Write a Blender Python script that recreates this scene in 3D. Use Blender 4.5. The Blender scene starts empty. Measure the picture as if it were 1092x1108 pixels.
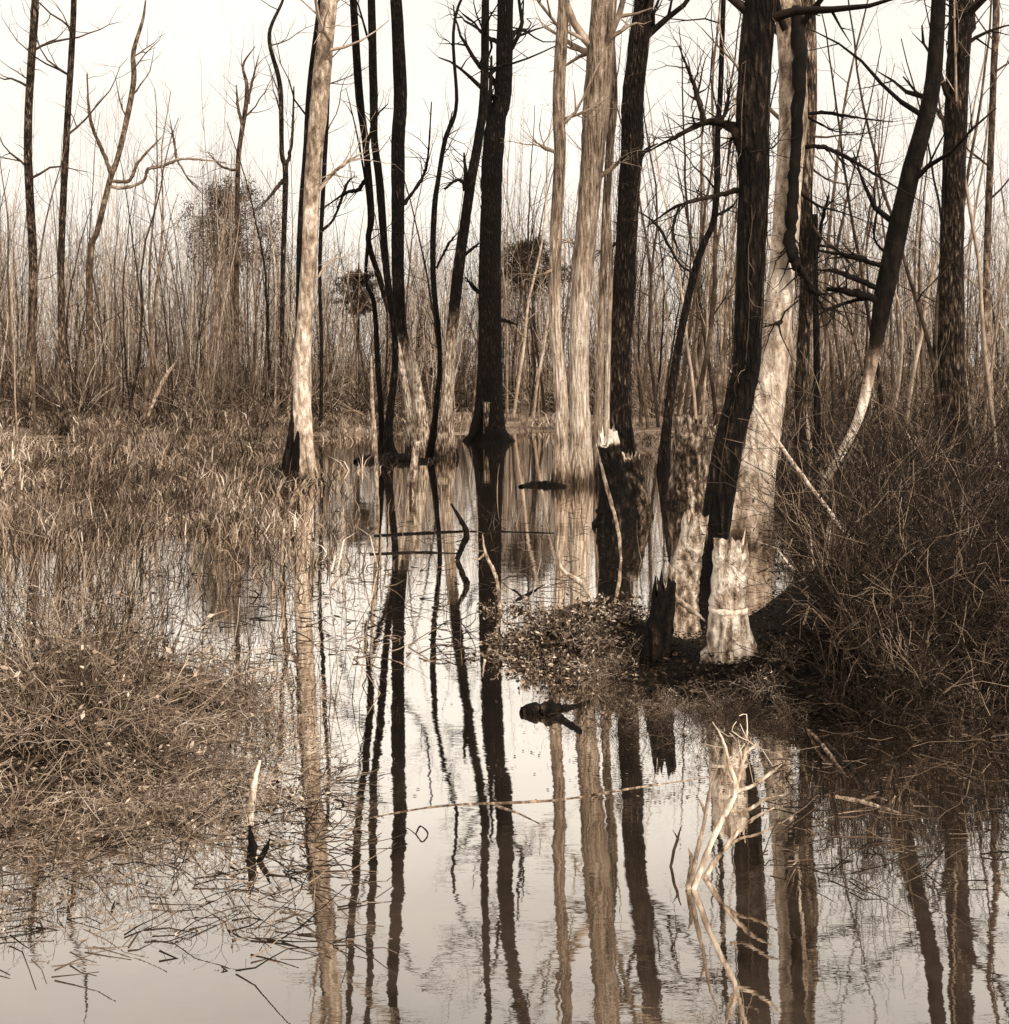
import bpy, math, random
import numpy as np
from mathutils import Vector
random.seed(7); np.random.seed(7)
R = random
F, CX, HY, CAMH = 1500.0, 546.0, 395.0, 1.7      # focal length (px of a 1092 wide plate), principal x, horizon y, eye height
scn = bpy.context.scene
col = scn.collection

# ------------------------------------------------------------------ helpers
def W(px, py, Y):
    return Vector(((px-CX)*Y/F, Y, CAMH+(HY-py)*Y/F))
def dist(py):
    return F*CAMH/(py-HY)

def tag(o, label, cat, group=None):
    o['label'] = label; o['category'] = cat
    if group: o['group'] = group
    return o
def thing(name, label, cat, loc=(0, 0, 0), group=None, rz=0):
    o = bpy.data.objects.new(name, None); col.objects.link(o)
    o.empty_display_size = .2
    o.location = loc; o.rotation_euler = (0, 0, rz)
    return tag(o, label, cat, group)

def make_mesh(name, V, Q, T, mat, parent=None, tone=None, smooth=True, loc=None):
    """V (n,3) verts, Q (k,4) quads, T (m,3) tris -> one linked mesh object"""
    me = bpy.data.meshes.new(name)
    V = np.asarray(V, dtype=np.float32).reshape(-1, 3)
    Q = np.asarray(Q, dtype=np.int32).reshape(-1, 4); T = np.asarray(T, dtype=np.int32).reshape(-1, 3)
    me.vertices.add(len(V)); me.vertices.foreach_set('co', V.ravel())
    nl = Q.size+T.size; me.loops.add(nl)
    me.loops.foreach_set('vertex_index', np.concatenate([Q.ravel(), T.ravel()]))
    nf = len(Q)+len(T); me.polygons.add(nf)
    tot = np.concatenate([np.full(len(Q), 4), np.full(len(T), 3)]).astype(np.int32)
    st = np.concatenate([[0], np.cumsum(tot)[:-1]]).astype(np.int32) if nf else tot
    me.polygons.foreach_set('loop_start', st)
    me.polygons.foreach_set('use_smooth', np.full(nf, smooth))
    if tone is not None:
        a = me.attributes.new('tone', 'FLOAT', 'POINT')
        a.data.foreach_set('value', np.asarray(tone, dtype=np.float32))
    me.update(calc_edges=True); me.validate()
    if mat: me.materials.append(mat)
    o = bpy.data.objects.new(name, me); col.objects.link(o)
    if parent: o.parent = parent
    if loc is not None: o.location = loc
    return o

def seg_arrays(S, sides=3):
    A = np.asarray(S, dtype=np.float64)          # p0 p1 r0 r1 tone
    p0, p1, r0, r1, tn = A[:, 0:3], A[:, 3:6], A[:, 6], A[:, 7], A[:, 8]
    d = p1-p0; L = np.linalg.norm(d, axis=1, keepdims=True)+1e-9; d = d/L
    p1 = p1+d*r1[:, None]*.4
    ref = np.where(np.abs(d[:, 2:3]) > .9, np.array([[1., 0, 0]]), np.array([[0, 0, 1.]]))
    u = np.cross(d, ref); u /= np.linalg.norm(u, axis=1, keepdims=True)+1e-9
    v = np.cross(d, u)
    n = len(A); V = np.zeros((n, 2*sides, 3))
    for k in range(sides):
        a = 2*math.pi*k/sides
        o = math.cos(a)*u+math.sin(a)*v
        V[:, k] = p0+o*r0[:, None]; V[:, sides+k] = p1+o*r1[:, None]
    base = (np.arange(n)*2*sides)[:, None]
    Q = np.concatenate([base+np.array([[k, (k+1) % sides, sides+(k+1) % sides, sides+k]]) for k in range(sides)])
    return V.reshape(-1, 3), Q, np.repeat(tn, 2*sides)
def seg_mesh(name, S, mat, parent=None, sides=3, loc=None):
    V, Q, t = seg_arrays(S, sides)
    return make_mesh(name, V, Q, [], mat, parent, t, loc=loc)

def unit(v):
    l = math.sqrt(v[0]*v[0]+v[1]*v[1]+v[2]*v[2])+1e-9
    return (v[0]/l, v[1]/l, v[2]/l)
def twig(S, p, d, L, r, lvl, tone, step=.25, up=.04, wob=.22, pc=.55, droop=0.0, spread=.9, ratio=.5):
    """a bare crooked branch with side twigs, appended to the segment list S"""
    n = max(2, int(L/step)); st = L/n
    p = tuple(p); d = unit(d); rr = r
    for i in range(n):
        d = unit((d[0]+R.gauss(0, wob), d[1]+R.gauss(0, wob), d[2]+R.gauss(0, wob)+up-droop))
        q = (p[0]+d[0]*st, p[1]+d[1]*st, p[2]+d[2]*st)
        r2 = max(r*(1-.8*(i+1)/n), .0016)
        S.append((*p, *q, rr, r2, tone)); p = q; rr = r2
        if lvl > 0 and i >= 0 and R.random() < pc:
            c = unit((d[0]+R.gauss(0, spread), d[1]+R.gauss(0, spread), d[2]+R.gauss(0, spread)*.8+.1))
            twig(S, p, c, L*(ratio*R.uniform(.6, 1.2))*(1-.5*i/n), rr*.62, lvl-1, tone, step*.75, up, wob*1.1, pc*.85, droop, spread, ratio)

def catmull(P, n):
    """P list of tuples (any dim); n samples"""
    P = np.array(P, dtype=float); m = len(P)
    if m == 2:
        t = np.linspace(0, 1, n)[:, None]; return P[0]*(1-t)+P[1]*t
    E = np.vstack([2*P[0]-P[1], P, 2*P[-1]-P[-2]])
    out = []
    for u in np.linspace(0, m-1-1e-6, n):
        i = int(u); t = u-i
        a, b, c, d = E[i], E[i+1], E[i+2], E[i+3]
        out.append(.5*(2*b+(c-a)*t+(2*a-5*b+4*c-d)*t*t+(3*b-3*c+d-a)*t**3))
    return np.array(out)

def tube(P, rad, tones, sides=12, rough=.08, flare=None, seed=0, lobes=5):
    """tapering, slightly lumpy trunk along P (n,3); rad (n,), tones (n,)"""
    n = len(P); rs = np.random.RandomState(seed)
    T = np.gradient(P, axis=0); T /= np.linalg.norm(T, axis=1, keepdims=True)+1e-9
    V = []; tn = []
    ph = rs.uniform(0, 6.28, 6); sl = rs.uniform(-1, 1)
    for i in range(n):
        d = T[i]; u = np.cross(d, [0, 1, 0.01]); u /= np.linalg.norm(u); v = np.cross(d, u)
        for k in range(sides):
            a = 2*math.pi*k/sides
            m = 1+rough*(math.sin(3*a+ph[0]+i*.11)*.5+math.sin(2*a+ph[1]+i*.23*sl)*.5+rs.uniform(-.6, .6))
            if flare is not None:
                m *= 1+flare[i]*(.75+.45*math.sin(lobes*a+ph[2])+.3*math.sin(2*a+ph[3]))
            V.append(P[i]+(u*math.cos(a)+v*math.sin(a))*rad[i]*m); tn.append(tones[i])
    Q = []
    for i in range(n-1):
        for k in range(sides):
            k2 = (k+1) % sides
            Q.append((i*sides+k, i*sides+k2, (i+1)*sides+k2, (i+1)*sides+k))
    V.append(P[-1]); tn.append(tones[-1]); c = len(V)-1
    Tn = [((n-1)*sides+k, (n-1)*sides+(k+1) % sides, c) for k in range(sides)]
    return np.array(V), Q, Tn, tn

# ------------------------------------------------------------------ materials
def newmat(name):
    m = bpy.data.materials.new(name); m.use_nodes = True
    nt = m.node_tree; nt.nodes.clear()
    return m, nt
def node(nt, t, **k):
    n = nt.nodes.new(t)
    for a, b in k.items(): setattr(n, a, b)
    return n
def ramp(nt, fac, stops):
    r = node(nt, 'ShaderNodeValToRGB')
    e = r.color_ramp.elements
    while len(e) > 2: e.remove(e[-1])
    for i, (p, c) in enumerate(stops):
        x = e[i] if i < 2 else e.new(p)
        x.position = p; x.color = (*c, 1)
    nt.links.new(fac, r.inputs[0]); return r
def math_(nt, op, a, b, clamp=False):
    n = node(nt, 'ShaderNodeMath', operation=op); n.use_clamp = clamp
    for i, x in enumerate((a, b)):
        if isinstance(x, (int, float)): n.inputs[i].default_value = x
        else: nt.links.new(x, n.inputs[i])
    return n.outputs[0]
def noise(nt, vec, scale, detail=4, rough=.6):
    n = node(nt, 'ShaderNodeTexNoise'); n.inputs['Scale'].default_value = scale
    n.inputs['Detail'].default_value = detail; n.inputs['Roughness'].default_value = rough
    nt.links.new(vec, n.inputs['Vector']); return n.outputs['Fac']
def mapping(nt, vec, scale):
    n = node(nt, 'ShaderNodeMapping'); n.inputs['Scale'].default_value = scale
    nt.links.new(vec, n.inputs['Vector']); return n.outputs[0]
SEPIA = [(0, (.003, .0018, .001)), (.3, (.017, .0108, .0068)), (.52, (.095, .063, .042)), (.75, (.37, .275, .20)), (1, (.80, .68, .565))]
def bark(name, stretch=(1, 1, .22), sc=14, amt=.55, bump=.5, dist_=.03, ring=0, rnd=.12, crack=.2):
    m, nt = newmat(name)
    co = node(nt, 'ShaderNodeTexCoord').outputs['Object']
    at = node(nt, 'ShaderNodeAttribute', attribute_name='tone').outputs['Fac']
    oi = node(nt, 'ShaderNodeObjectInfo').outputs['Random']
    v = mapping(nt, co, stretch)
    n1 = noise(nt, v, sc, 5, .65); n2 = noise(nt, co, 2.3, 3)
    f = math_(nt, 'ADD', at, math_(nt, 'MULTIPLY', math_(nt, 'SUBTRACT', n1, .5), amt*1.7))
    f = math_(nt, 'ADD', f, math_(nt, 'MULTIPLY', math_(nt, 'SUBTRACT', n2, .5), amt*.9))
    f = math_(nt, 'ADD', f, math_(nt, 'MULTIPLY', math_(nt, 'SUBTRACT', oi, .5), rnd))
    vo = node(nt, 'ShaderNodeTexVoronoi'); vo.feature = 'DISTANCE_TO_EDGE'; vo.inputs['Scale'].default_value = sc*.8
    nt.links.new(mapping(nt, co, (1, 1, stretch[2]*.7)), vo.inputs['Vector'])
    crk = math_(nt, 'MULTIPLY', vo.outputs['Distance'], 2.2, True)
    if bump: f = math_(nt, 'ADD', f, math_(nt, 'MULTIPLY', math_(nt, 'SUBTRACT', crk, .45), crack))
    n4 = noise(nt, co, 31, 3, .7)
    if bump: f = math_(nt, 'SUBTRACT', f, math_(nt, 'MULTIPLY', math_(nt, 'GREATER_THAN', n4, .63), .22))
    h = math_(nt, 'ADD', n1, math_(nt, 'MULTIPLY', crk, .6))
    if ring:
        n3 = noise(nt, mapping(nt, co, (1, 1, 7)), 5, 3)
        f = math_(nt, 'SUBTRACT', f, math_(nt, 'MULTIPLY', math_(nt, 'GREATER_THAN', n3, .63), .35))
    r = ramp(nt, f, SEPIA)
    b = node(nt, 'ShaderNodeBsdfPrincipled'); b.inputs['Roughness'].default_value = .9
    b.inputs['Specular IOR Level'].default_value = .15
    nt.links.new(r.outputs[0], b.inputs['Base Color'])
    if bump:
        bp = node(nt, 'ShaderNodeBump'); bp.inputs['Strength'].default_value = bump; bp.inputs['Distance'].default_value = dist_
        nt.links.new(h, bp.inputs['Height']); nt.links.new(bp.outputs[0], b.inputs['Normal'])
    nt.links.new(b.outputs[0], node(nt, 'ShaderNodeOutputMaterial').inputs[0])
    return m
M_FURROW = bark('furrowed_bark', (1, 1, .3), 26, .85, 1.0, .06, crack=.3)
M_STREAK = bark('streaked_bark', (1, 1, .16), 24, .6, 1.0, .05, crack=.14)
M_MOTTLE = bark('mottled_bark', (1, 1, .5), 11, .62, 1.0, .05, crack=.14)
M_SMOOTH = bark('smooth_pale_bark', (1, 1, .4), 12, .6, .6, .03, ring=1, crack=.1)
M_TWIG = bark('twig_bark', (1, 1, 1), 5, .4, 0, rnd=.14)
M_ROT = bark('rotten_wood', (1, 1, .5), 16, 1.0, 1.0, .08, crack=.35)
M_DRIFT = bark('bleached_wood', (1, 1, .5), 30, .75, .8, .008, crack=.1)
M_GRASS = bark('dead_sedge', (1, 1, 1), 1.2, .45, 0, rnd=0)
M_LEAF = bark('dead_leaf', (1, 1, 1), 6, .6, 0, rnd=0)
M_NEEDLE = bark('dark_needles', (1, 1, 1), 1.5, .3, 0, rnd=0)

def ground_mat():
    m, nt = newmat('wet_leaf_litter')
    co = node(nt, 'ShaderNodeTexCoord').outputs['Object']
    at = node(nt, 'ShaderNodeAttribute', attribute_name='tone').outputs['Fac']
    n1 = noise(nt, co, 1.1, 5); n2 = noise(nt, co, 17, 5, .7)
    f = math_(nt, 'ADD', at, math_(nt, 'MULTIPLY', math_(nt, 'SUBTRACT', n1, .5), .6))
    f = math_(nt, 'ADD', f, math_(nt, 'MULTIPLY', math_(nt, 'SUBTRACT', n2, .5), .75))
    r = ramp(nt, f, SEPIA)
    b = node(nt, 'ShaderNodeBsdfPrincipled'); b.inputs['Roughness'].default_value = .9
    b.inputs['Specular IOR Level'].default_value = .1
    nt.links.new(r.outputs[0], b.inputs['Base Color'])
    bp = node(nt, 'ShaderNodeBump'); bp.inputs['Strength'].default_value = .9; bp.inputs['Distance'].default_value = .06
    nt.links.new(n2, bp.inputs['Height']); nt.links.new(bp.outputs[0], b.inputs['Normal'])
    nt.links.new(b.outputs[0], node(nt, 'ShaderNodeOutputMaterial').inputs[0])
    return m
def water_mat():
    m, nt = newmat('still_swamp_water')
    co = node(nt, 'ShaderNodeTexCoord').outputs['Object']
    n1 = noise(nt, mapping(nt, co, (1, 1.6, 1)), 2.2, 3, .5); n2 = noise(nt, mapping(nt, co, (.45, 1.7, 1)), 16, 3, .6)
    h = math_(nt, 'ADD', math_(nt, 'MULTIPLY', n1, .5), math_(nt, 'MULTIPLY', n2, .07))
    bp = node(nt, 'ShaderNodeBump'); bp.inputs['Strength'].default_value = .033; bp.inputs['Distance'].default_value = .06
    nt.links.new(h, bp.inputs['Height'])
    scum = ramp(nt, noise(nt, co, 1.6, 6, .7), [(.35, (.02, .0135, .009)), (.7, (.09, .063, .045))])
    d = node(nt, 'ShaderNodeBsdfDiffuse'); nt.links.new(scum.outputs[0], d.inputs[0])
    g = node(nt, 'ShaderNodeBsdfGlossy'); g.inputs['Roughness'].default_value = .012
    g.inputs['Color'].default_value = (1, .965, .92, 1)
    nt.links.new(bp.outputs[0], g.inputs['Normal'])
    lw = node(nt, 'ShaderNodeLayerWeight'); lw.inputs['Blend'].default_value = .5
    fr = ramp(nt, lw.outputs['Facing'], [(0, (.05,)*3), (.57, (.42,)*3), (.645, (.58,)*3), (.69, (.82,)*3), (.74, (.93,)*3), (1, (.97,)*3)])
    mx = node(nt, 'ShaderNodeMixShader')
    nt.links.new(fr.outputs[0], mx.inputs[0]); nt.links.new(d.outputs[0], mx.inputs[1]); nt.links.new(g.outputs[0], mx.inputs[2])
    nt.links.new(mx.outputs[0], node(nt, 'ShaderNodeOutputMaterial').inputs[0])
    return m

# ------------------------------------------------------------------ camera, light, sky
cam = bpy.data.objects.new('camera', bpy.data.cameras.new('camera')); col.objects.link(cam)
cam.location = (0, 0, CAMH); cam.rotation_euler = (math.radians(90), 0, 0)
cam.data.sensor_fit = 'HORIZONTAL'; cam.data.sensor_width = 36
cam.data.lens = 36*F/1092; cam.data.shift_y = (HY-554)/1092
cam.data.clip_start = .05; cam.data.clip_end = 3000
scn.camera = cam
sun_dir = Vector((.46, -.70, .60)).normalized()
el = math.asin(sun_dir.z); az = math.atan2(sun_dir.x, sun_dir.y)
sl = bpy.data.lights.new('sun', 'SUN'); sl.energy = 3.6; sl.angle = math.radians(4); sl.color = (1, .92, .81)
so = bpy.data.objects.new('sun', sl); col.objects.link(so)
so.rotation_euler = (-sun_dir).to_track_quat('-Z', 'Y').to_euler(); so.location = (20, -12, 25)
wd = bpy.data.worlds.new('World'); scn.world = wd; wd.use_nodes = True
nt = wd.node_tree; nt.nodes.clear()
sk = node(nt, 'ShaderNodeTexSky'); sk.sky_type = 'NISHITA'; sk.sun_disc = False
sk.sun_elevation = el; sk.sun_rotation = az; sk.dust_density = 4; sk.air_density = 1
bw = node(nt, 'ShaderNodeRGBToBW'); nt.links.new(sk.outputs[0], bw.inputs[0])
flat = math_(nt, 'ADD', math_(nt, 'MULTIPLY', bw.outputs[0], .55), 6.3)      # thin overcast evens the sky out
tint = node(nt, 'ShaderNodeMix', data_type='RGBA', blend_type='MULTIPLY'); tint.inputs[0].default_value = 1
cn = noise(nt, mapping(nt, node(nt, 'ShaderNodeTexCoord').outputs['Generated'], (1, 1, 2.5)), 3.5, 6, .6)
flat = math_(nt, 'MULTIPLY', flat, math_(nt, 'ADD', math_(nt, 'MULTIPLY', cn, .36), .82))
nt.links.new(flat, tint.inputs[6]); tint.inputs[7].default_value = (1, .93, .84, 1)
bg = node(nt, 'ShaderNodeBackground'); bg.inputs[1].default_value = .14
nt.links.new(tint.outputs[2], bg.inputs[0]); nt.links.new(bg.outputs[0], node(nt, 'ShaderNodeOutputWorld').inputs[0])
scn.view_settings.view_transform = 'Standard'; scn.view_settings.look = 'None'; scn.view_settings.exposure = 0

# ------------------------------------------------------------------ ground and water
def sst(a, b, x):
    t = np.clip((x-a)/(b-a), 0, 1); return t*t*(3-2*t)
def wob(x, y, s):
    return (np.sin(x*s*1.3+y*s*.7+1.1)+np.sin(x*s*-.6+y*s*1.7+2.3)+np.sin(x*s*2.1+y*s*2.3+.4)*.6+np.sin(x*s*3.7-y*s*2.9)*.4)/3
def height(x, y):
    x = np.asarray(x, float); y = np.asarray(y, float)
    h = np.full(x.shape, -.30)+wob(x, y, .9)*.04
    far = sst(30.5, 36, y+wob(x, y, .35)*1.6-np.abs(x)*.05); h = h+far*(.42+.06*wob(x, y, 1.3))
    left = sst(0, 1.6, (-.085*y-.25+wob(x, y, .7)*.5)-x)*sst(10.5, 13.5, y+wob(x, y, .6)*1.2)*(1-far)
    h = h+left*(.275+.10*wob(x, y, 1.9))
    rb = np.where(y < 15, .2*y, 3.0-(y-15)*.03)
    right = sst(-.25, .6, x-rb+wob(x, y, 1.5)*.2)*sst(6.3, 7.3, y+wob(x, y, 1.1)*.3)*(1-far)
    h = h+right*(.55+.08*wob(x, y, 2.3))
    near = sst(-.1, .7, (-.155*y+wob(x, y, 2)*.2)-x)*sst(5.0, 5.8, y+wob(x, y, 1.3)*.3)*(1-sst(7.4, 8.8, y))
    h = h+near*(.40+.05*wob(x, y, 3))
    for (gx, gy, rx, ry, a) in ((.30, 8.5, .48, .9, .36), (.66, 8.2, .42, .6, .3), (1.2, 7.25, .62, .7, .36), (1.75, 8.6, .7, 1.4, .4), (-2.0, 4.6, .7, .5, .28)):
        h = h+a*np.exp(-((x-gx)/rx)**2-((y-gy)/ry)**2)
    h = h+sst(-1.5, -3.5, y)*.6
    return np.minimum(h, .55)
_gx = np.arange(-70, 70.01, .08); _gy = np.arange(0, 90.01, .08)
_GZ = height(*np.meshgrid(_gx, _gy))
def gz(x, y):
    return float(_GZ[min(max(int(round(y/.08)), 0), len(_gy)-1), min(max(int(round((x+70)/.08)), 0), len(_gx)-1)])

def sheet(name, xs, ys, hf, mat, tone=None):
    X, Y = np.meshgrid(xs, ys); Z = hf(X, Y)
    V = np.stack([X, Y, Z], -1).reshape(-1, 3); nx, ny = len(xs), len(ys)
    i = (np.arange(ny-1)[:, None]*nx+np.arange(nx-1)[None, :]).ravel()
    Q = np.stack([i, i+1, i+nx+1, i+nx], -1)
    t = None if tone is None else tone(X, Y, Z).ravel()
    return make_mesh(name, V, Q, [], mat, None, t)
ax = np.concatenate([-np.geomspace(900, 8, 40), np.linspace(-7.9, 7.9, 180), np.geomspace(8, 900, 40)])
ay = np.concatenate([np.linspace(-40, 2.5, 24), np.linspace(2.6, 20, 200), np.geomspace(20.2, 1500, 120)])
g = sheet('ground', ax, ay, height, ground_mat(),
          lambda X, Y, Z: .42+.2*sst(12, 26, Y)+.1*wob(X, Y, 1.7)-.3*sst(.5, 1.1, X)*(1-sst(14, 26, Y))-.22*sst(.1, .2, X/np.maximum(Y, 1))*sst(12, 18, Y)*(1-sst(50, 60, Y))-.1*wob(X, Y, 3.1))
g['kind'] = 'structure'
w = sheet('water', np.linspace(-120, 120, 3), np.linspace(-30, 90, 3), lambda X, Y: X*0, water_mat()); w['kind'] = 'structure'

# ------------------------------------------------------------------ trees
def add_branches(root, base, specs, Y, tone, mat=M_TWIG):
    for sp in specs:
        dy = 0
        P = []
        for i, q in enumerate(sp):
            P.append((*W(q[0], q[1], Y+(q[3] if len(q) > 3 else R.uniform(-.15, .15)*i)), q[2]*Y/F/2))
        C = catmull(P, max(8, len(P)*7))
        S = []
        m_ = len(C)
        for i in range(m_):
            C[i][3] *= R.uniform(.85, 1.15)*(1-.55*max(0, (i/(m_-1)-.6)/.4)); C[i][:3] += np.random.normal(0, .14, 3)*C[i][3]
        Vm, Qm, Tm, tm = tube(C[:, :3]-base, C[:, 3], np.full(m_, tone), 10 if P[0][3] > .03 else 6, .16, seed=int(sp[0][0])+m_)
        S2 = []
        n = len(C)
        for i in range(n//3, n):
            if R.random() < .55:
                d = C[min(i+1, n-1)][:3]-C[max(i-1, 0)][:3]; d = unit(d)
                d = unit((d[0]+R.gauss(0, .7), d[1]+R.gauss(0, .7), d[2]+R.gauss(0, .7)))
                twig(S2, C[i][:3]-base, d, R.uniform(.25, .9)*Y/22, min(max(C[i][3]*.45, .0035), .011), 1, tone, .16*Y/22)
        if S2:
            Va, Qa, ta = seg_arrays(S2, 4)
            Qm = np.concatenate([np.array(Qm), Qa+len(Vm)]); Vm = np.concatenate([Vm, Va]); tm = list(tm)+list(ta)
        make_mesh('branch', Vm, Qm, Tm, mat, root, tm)
def tree(name, label, pts, Y=None, tone=.3, tone_hi=None, zt=(2, 5), mat=M_FURROW, br=(), nb=6, zb=(5, 12), top=15, flare=.55,
         cat='tree', group=None, bl=2.2, btone=None, lvl=3, roots=(), vine=0, sides=14):
    """pts from the ground upward: (photo x, photo y, photo width[, depth offset])"""
    if Y is None: Y = dist(pts[0][1])
    A = [(*W(p[0], p[1], Y+(p[3] if len(p) > 3 else 0)), p[2]*Y/F/2) for p in pts]
    b = A[0]; root_z = gz(b[0], Y)
    root = thing(name, label, cat, (b[0], Y, max(root_z, 0)), group)
    base = np.array(root.location)
    # run the foot down into the mud, and the stem on up past the picture
    low = min(root_z, 0)-.25
    A = [(b[0], Y, low, b[3]*1.05)]+A
    t = A[-1]; s = A[-3]
    if top and t[2] < top:
        dz = max(t[2]-s[2], .3); sx = (t[0]-s[0])/dz*.6; sy = (t[1]-s[1])/dz
        H = top-t[2]
        for k, fr in ((.35, .8), (.7, .5), (1, .16)):
            A.append((t[0]+sx*H*k+R.uniform(-.25, .25), t[1]+sy*H*k+R.uniform(-.3, .3), t[2]+H*k, t[3]*fr))
    L = A[-1][2]-A[0][2]
    n = int(max(14, L/.16))
    C = catmull(A, n)
    P = C[:, :3]-base; rad = np.maximum(C[:, 3], .006)
    zz = C[:, 2]
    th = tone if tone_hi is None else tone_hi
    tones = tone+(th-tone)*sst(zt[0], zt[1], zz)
    tones = tones-.42*(1-sst(.04, .34, zz))              # wet dark foot
    fl = flare*np.exp(-np.maximum(zz, -.1)/(.22+2.0*b[3]))
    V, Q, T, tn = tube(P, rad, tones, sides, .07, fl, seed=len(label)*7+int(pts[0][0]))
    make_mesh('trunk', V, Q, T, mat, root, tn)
    for rt in roots:
        Pq = np.array([(*W(q[0], q[1], Y+(q[4] if len(q) > 4 else -.12)), q[2]*Y/F/2, q[3]) for q in rt])
        Cq = catmull(Pq, 14)
        V, Q, T, tn = tube(Cq[:, :3]-base, Cq[:, 3], Cq[:, 4], 10, .12, seed=int(rt[0][0]))
        make_mesh('root', V, Q, T, mat, root, tn)
    if vine:
        S = []
        for _ in range(vine):
            z = R.uniform(.3, min(8.5, zz[-1]*.7)); i = int(np.argmin(np.abs(zz-z))); a = R.uniform(0, 6.28)
            n_ = R.randint(5, 16); da = R.gauss(0, .07); q0 = None; tv = R.uniform(.05, .62)
            for k in range(n_):
                if i >= len(P): break
                q1 = P[i]+np.array([math.cos(a), math.sin(a), R.uniform(-.05, .05)])*rad[i]*(1.0+R.uniform(.0, .12))
                if q0 is not None: S.append((*q0, *q1, .004, .004, tv))
                if R.random() < .5: twig(S, q1, (math.cos(a), math.sin(a), R.gauss(0, .8)), R.uniform(.05, .2), .004, 0, tv+R.uniform(-.1, .2), .05, 0, .4)
                q0 = q1; i += 1; a += da+R.gauss(0, .07)
        seg_mesh('vine', S, M_TWIG, root, 3)
    bt = (th if btone is None else btone)
    add_branches(root, base, br, Y, bt)
    for k in range(nb):
        z = R.uniform(*zb); i = int(np.argmin(np.abs(zz-z)))
        a = R.uniform(0, 6.28); e = R.uniform(.3, 1.1)
        S = []
        ll = bl*R.uniform(.6, 1.2)
        twig(S, P[i], (math.cos(a), math.sin(a)*.8, e), ll, max(rad[i]*.36, .012), lvl, bt, .28, .05, .2, .6)
        seg_mesh('branch', S, M_TWIG, root, 4)
    return root

PALE, MIDT, DARK, BLK = .78, .55, .26, .12
# --- left side
tree('forked_tree', 'slender pale leaning tree at the far left, forking low into spreading crooked limbs',
     [(99, 448, 7), (97, 285, 7), (106, 248, 6), (119, 195, 6), (129, 165, 6), (144, 93, 6)], 46, .58, .55, br=[
         [(121, 190, 5), (112, 165, 4), (98, 130, 4), (94, 80, 3)], [(119, 196, 4), (140, 195, 4), (150, 175, 3.5), (175, 148, 2.5)],
         [(117, 202, 4), (135, 203, 4), (155, 196, 3.5), (160, 183, 3.5), (175, 180, 3.5), (195, 172, 3.5), (222, 173, 3), (245, 176, 2)],
         [(191, 172, 3), (188, 150, 2.5), (184, 130, 2)], [(192, 174, 2.5), (205, 195, 2), (217, 207, 2)]], nb=4, zb=(9, 13), top=14, flare=.2, mat=M_SMOOTH)
tree('slim_tree', 'slim pale tree with a forked tip rising alone above the left thicket',
     [(256, 446, 6), (256, 300, 6), (257, 230, 5), (258, 170, 5), (266, 115, 5)], 47, .62, .5, br=[
         [(263, 135, 4), (258, 118, 3.5), (256, 92, 3)], [(268, 112, 4), (272, 92, 3), (280, 60, 2)], [(258, 185, 3), (240, 180, 2.5), (225, 165, 2)]], nb=2, zb=(10, 12), top=12.5, flare=.2, mat=M_SMOOTH)
tree('slim_tree', 'thin dark tree left of the bright pale tree, kinked where a side limb leaves',
     [(305, 446, 5), (306, 300, 5), (309, 190, 6), (305, 165, 5), (303, 93, 5)], 44, .4, .3, br=[
         [(309, 192, 5), (300, 203, 4), (290, 215, 3), (280, 225, 2)], [(309, 185, 4), (316, 150, 3), (318, 93, 3)]], nb=4, zb=(9, 13), flare=.2)
tree('forest_tree', 'tall bright pale tree at left with a split dark hollow at its foot',
     [(324, 520, 25), (327, 470, 20), (328, 385, 18), (334, 290, 17), (339, 180, 18), (347, 93, 20)], None, .84, .74, mat=M_MOTTLE, br=[
         [(346, 205, 5), (358, 190, 4), (372, 178, 4), (392, 165, 3)], [(344, 300, 3), (358, 282, 2.5), (372, 278, 2)]], nb=7, zb=(6, 11), flare=.35, top=14, roots=[
         [(325, 425, 3, .3, 0), (319, 450, 8, .3, -.03), (313, 485, 9, .15, -.08), (306, 522, 10, .1, -.1)], [(330, 440, 4, .8, 0), (333, 460, 9, .85, -.05), (335, 488, 10, .8, -.1), (342, 524, 10, .6, -.12)], [(324, 462, 2, .1, -.1), (321, 485, 8, .05, -.13), (320, 524, 13, .03, -.13)]])  # black middle tube is put in as the shade inside the hollow
tree('slim_tree', 'dark slender trunk growing tight against the left side of the bright pale tree',
     [(313, 515, 8), (319, 440, 7), (322, 385, 6), (325, 250, 7), (331, 160, 6), (335, 93, 6)], 21.4, .12, .1, nb=5, zb=(5, 10), top=12, flare=.7, bl=1.6)
tree('slim_tree', 'thin dark tree close on the right of the bright pale tree, with snapped limbs',
     [(347, 462, 4), (348, 380, 4), (346, 290, 4), (350, 200, 5), (355, 93, 4)], 36, .3, .2, br=[[(349, 250, 3.5), (362, 235, 3), (375, 200, 3), (384, 190, 2)]], nb=5, zb=(7, 12), flare=.2)
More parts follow.
